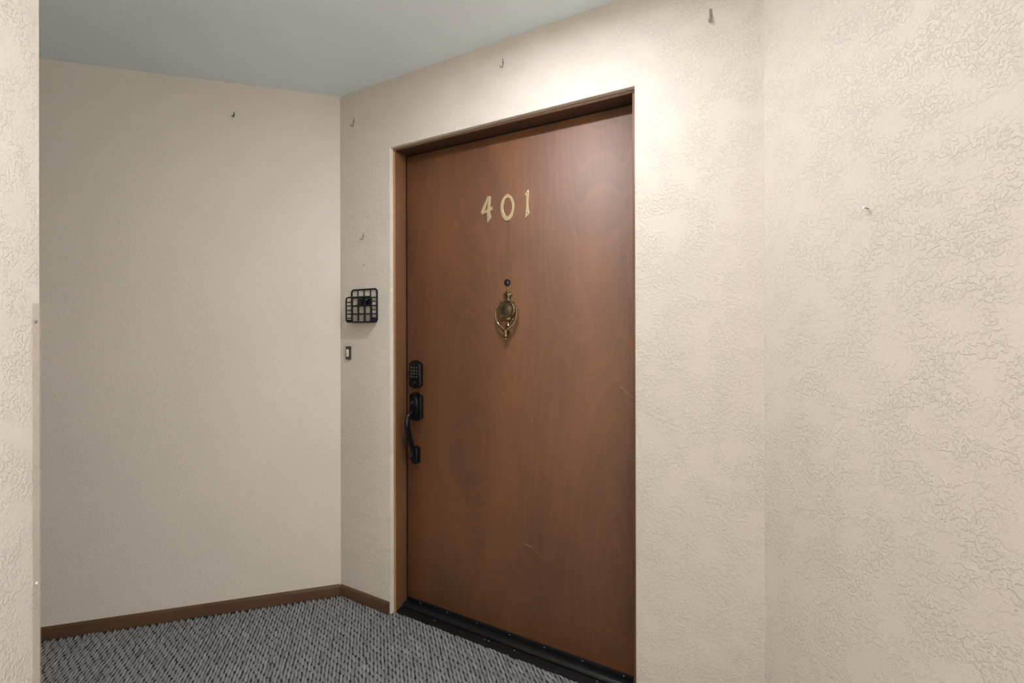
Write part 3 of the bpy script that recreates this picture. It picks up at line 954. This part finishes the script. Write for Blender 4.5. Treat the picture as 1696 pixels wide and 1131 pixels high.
# ------------------------------------------------------------------ hooks and nails left in the walls
def cup_hook(loc, rot, mat, label, h=0.045, tilt=0.0, plate=False, r=0.0017, group='small hooks high on the walls'):
    root = empty('wall_hook', loc, rot)
    tag(root, label, 'hook', group)
    bm = bmesh.new()
    if plate:
        box(bm, -0.0042, 0.0042, -0.0016, 0.0, h * 0.42, h, 0.0006, 1)
    else:
        lathe(bm, [(0.0030, 0.0), (0.0030, -0.0010), (0.0016, -0.0018)], 12, 'y', off=(0, 0, h * 0.62))
        tube(bm, [(tilt * -0.4, -0.0008, h), (0, -0.0016, h * 0.62)], [r * 0.8, r], 8)
    obj('back_plate', bm, mat, root)
    bm = bmesh.new()
    a = h * 0.50
    tube(bm, spline([(0, -0.0010, h * 0.62), (0.0004, -0.0048, h * 0.52), (0.0012 + tilt * 0.3, -0.0068, h * 0.30), (tilt * 0.2, -0.0075, h * 0.10), (-0.001, -0.0105, 0.002),
                     (-0.0032 - tilt * 0.2, -0.0140, h * 0.06), (-0.004 - tilt * 0.2, -0.0152, h * 0.20)], 5), r * (1.5 if plate else 1.0), 8)
    obj('hook', bm, mat, root)
    return root
cup_hook(on_door_wall(1.6145, 2.173), ROT_DOOR, M_steel, 'grey metal hook near the ceiling right of the door', 0.048, 0.0, True, 0.0018)
cup_hook(on_door_wall(0.8860, 2.235), ROT_DOOR, M_hook, 'thin wire hook on the wall directly above the door', 0.040, 0.004)
cup_hook(on_door_wall(0.0930, 2.180), ROT_DOOR, M_hook, 'small hook near the ceiling by the corner, left of the door', 0.045, 0.002, False, 0.0016)
cup_hook(C - Vector((math.cos(T1), math.sin(T1), 0)) * 0.4425 + Vector((0, 0, 2.190)), ROT_LEFT, M_hook_dark,
         'small dark hook high on the left wall', 0.026, 0.001, False, 0.0022)
cup_hook(on_door_wall(0.1510, 1.655), ROT_DOOR, M_hook, 'small bent wire hook above the black basket and the nail', 0.030, 0.002, False, 0.0014)

def nail(loc, rot, mat, label, ln=0.014, r=0.0016, lean=0.25):
    root = empty('nail', loc, rot)
    tag(root, label, 'nail', 'nails left in the walls')
    bm = bmesh.new(); tube(bm, [(0, 0.0, 0), (0, -ln, ln * lean)], r, 8)
    obj('shank', bm, M_steel, root)
    bm = bmesh.new(); tube(bm, [(0, -ln, ln * lean), (0, -ln - 0.0016, (ln + 0.0016) * lean)], [r * 2.2, r * 2.0], 10)
    tag(obj('head', bm, mat, root), 'white nail head')
    return root
nail(on_door_wall(0.1555, 1.540), ROT_DOOR, M_white, 'short white headed nail just above the black basket', 0.010, 0.0018, 0.3)
nail(Q + D3 * 0.2985 + Vector((0, 0, 1.5215)), ROT_RIGHT, M_white, 'single white headed nail in the right wall', 0.014, 0.0019, 0.15)

# ------------------------------------------------------------------ corner guard on the near wall
gd = empty('corner_guard', E + Vector((0, 0, 0.09)), A3)
tag(gd, 'clear vinyl corner guard screwed to the near wall corner', 'corner guard')
GZ = 1.219
# local x runs along D3 (towards the viewer), local y along N3; the wall face is y=0 and the room is at +y
bm = bmesh.new(); box(bm, 0.006, 0.0277, 0.0005, 0.0024, 0.0, GZ, 0.0005, 1)
obj('face_strip', bm, M_guard, gd)
bm = bmesh.new(); box(bm, -0.0024, -0.0005, -0.0277, -0.006, 0.0, GZ, 0.0005, 1)
obj('side_strip', bm, M_guard, gd)
bm = bmesh.new()
a0 = [(-0.0024, -0.006), (0.0003, 0.0003), (0.006, 0.0024)]; a1 = [(0.006, 0.0007), (0.0018, -0.0018), (-0.0007, -0.006)]
ring0 = [bm.verts.new((x, y, 0)) for x, y in a0 + a1]; ring1 = [bm.verts.new((x, y, GZ)) for x, y in a0 + a1]
for i in range(6):
    bm.faces.new((ring0[i], ring0[(i + 1) % 6], ring1[(i + 1) % 6], ring1[i]))
bm.faces.new(ring0[::-1]); bm.faces.new(ring1)
obj('nosing', bm, M_guard, gd)
for i, z in enumerate((0.021, 0.600, 1.178)):
    bm = bmesh.new(); lathe(bm, [(0.0033, 0.0005), (0.0033, 0.0030), (0.002, 0.0040), (0.0006, 0.0036)], 12, 'y')
    o = obj('screw', bm, M_white if i < 2 else M_steel, gd); o.location = (0.0185, 0, z)

# ------------------------------------------------------------------ ceiling lights (out of the frame; the far one added for fill)
def ceiling_light(loc, mat, label, rad=0.05):
    root = empty('ceiling_light', loc)
    tag(root, label, 'light', 'flush ceiling lights')
    bm = bmesh.new()
    lathe(bm, [(rad + 0.03, 0.0), (rad + 0.03, -0.006), (rad + 0.022, -0.012), (rad + 0.002, -0.014), (rad + 0.001, -0.008)], 36, 'z')
    obj('trim_ring', bm, M_housing, root)
    bm = bmesh.new()
    lathe(bm, [(rad, -0.0085), (rad, -0.0120), (rad * 0.5, -0.0132), (0.004, -0.0135)], 36, 'z')
    obj('diffuser', bm, mat, root)
ceiling_light(LAMP, M_lamp, 'round flush ceiling light over the entrance door')
ceiling_light(FILL_LAMP, M_lamp_fill, 'round flush ceiling light added along the corridor for fill')
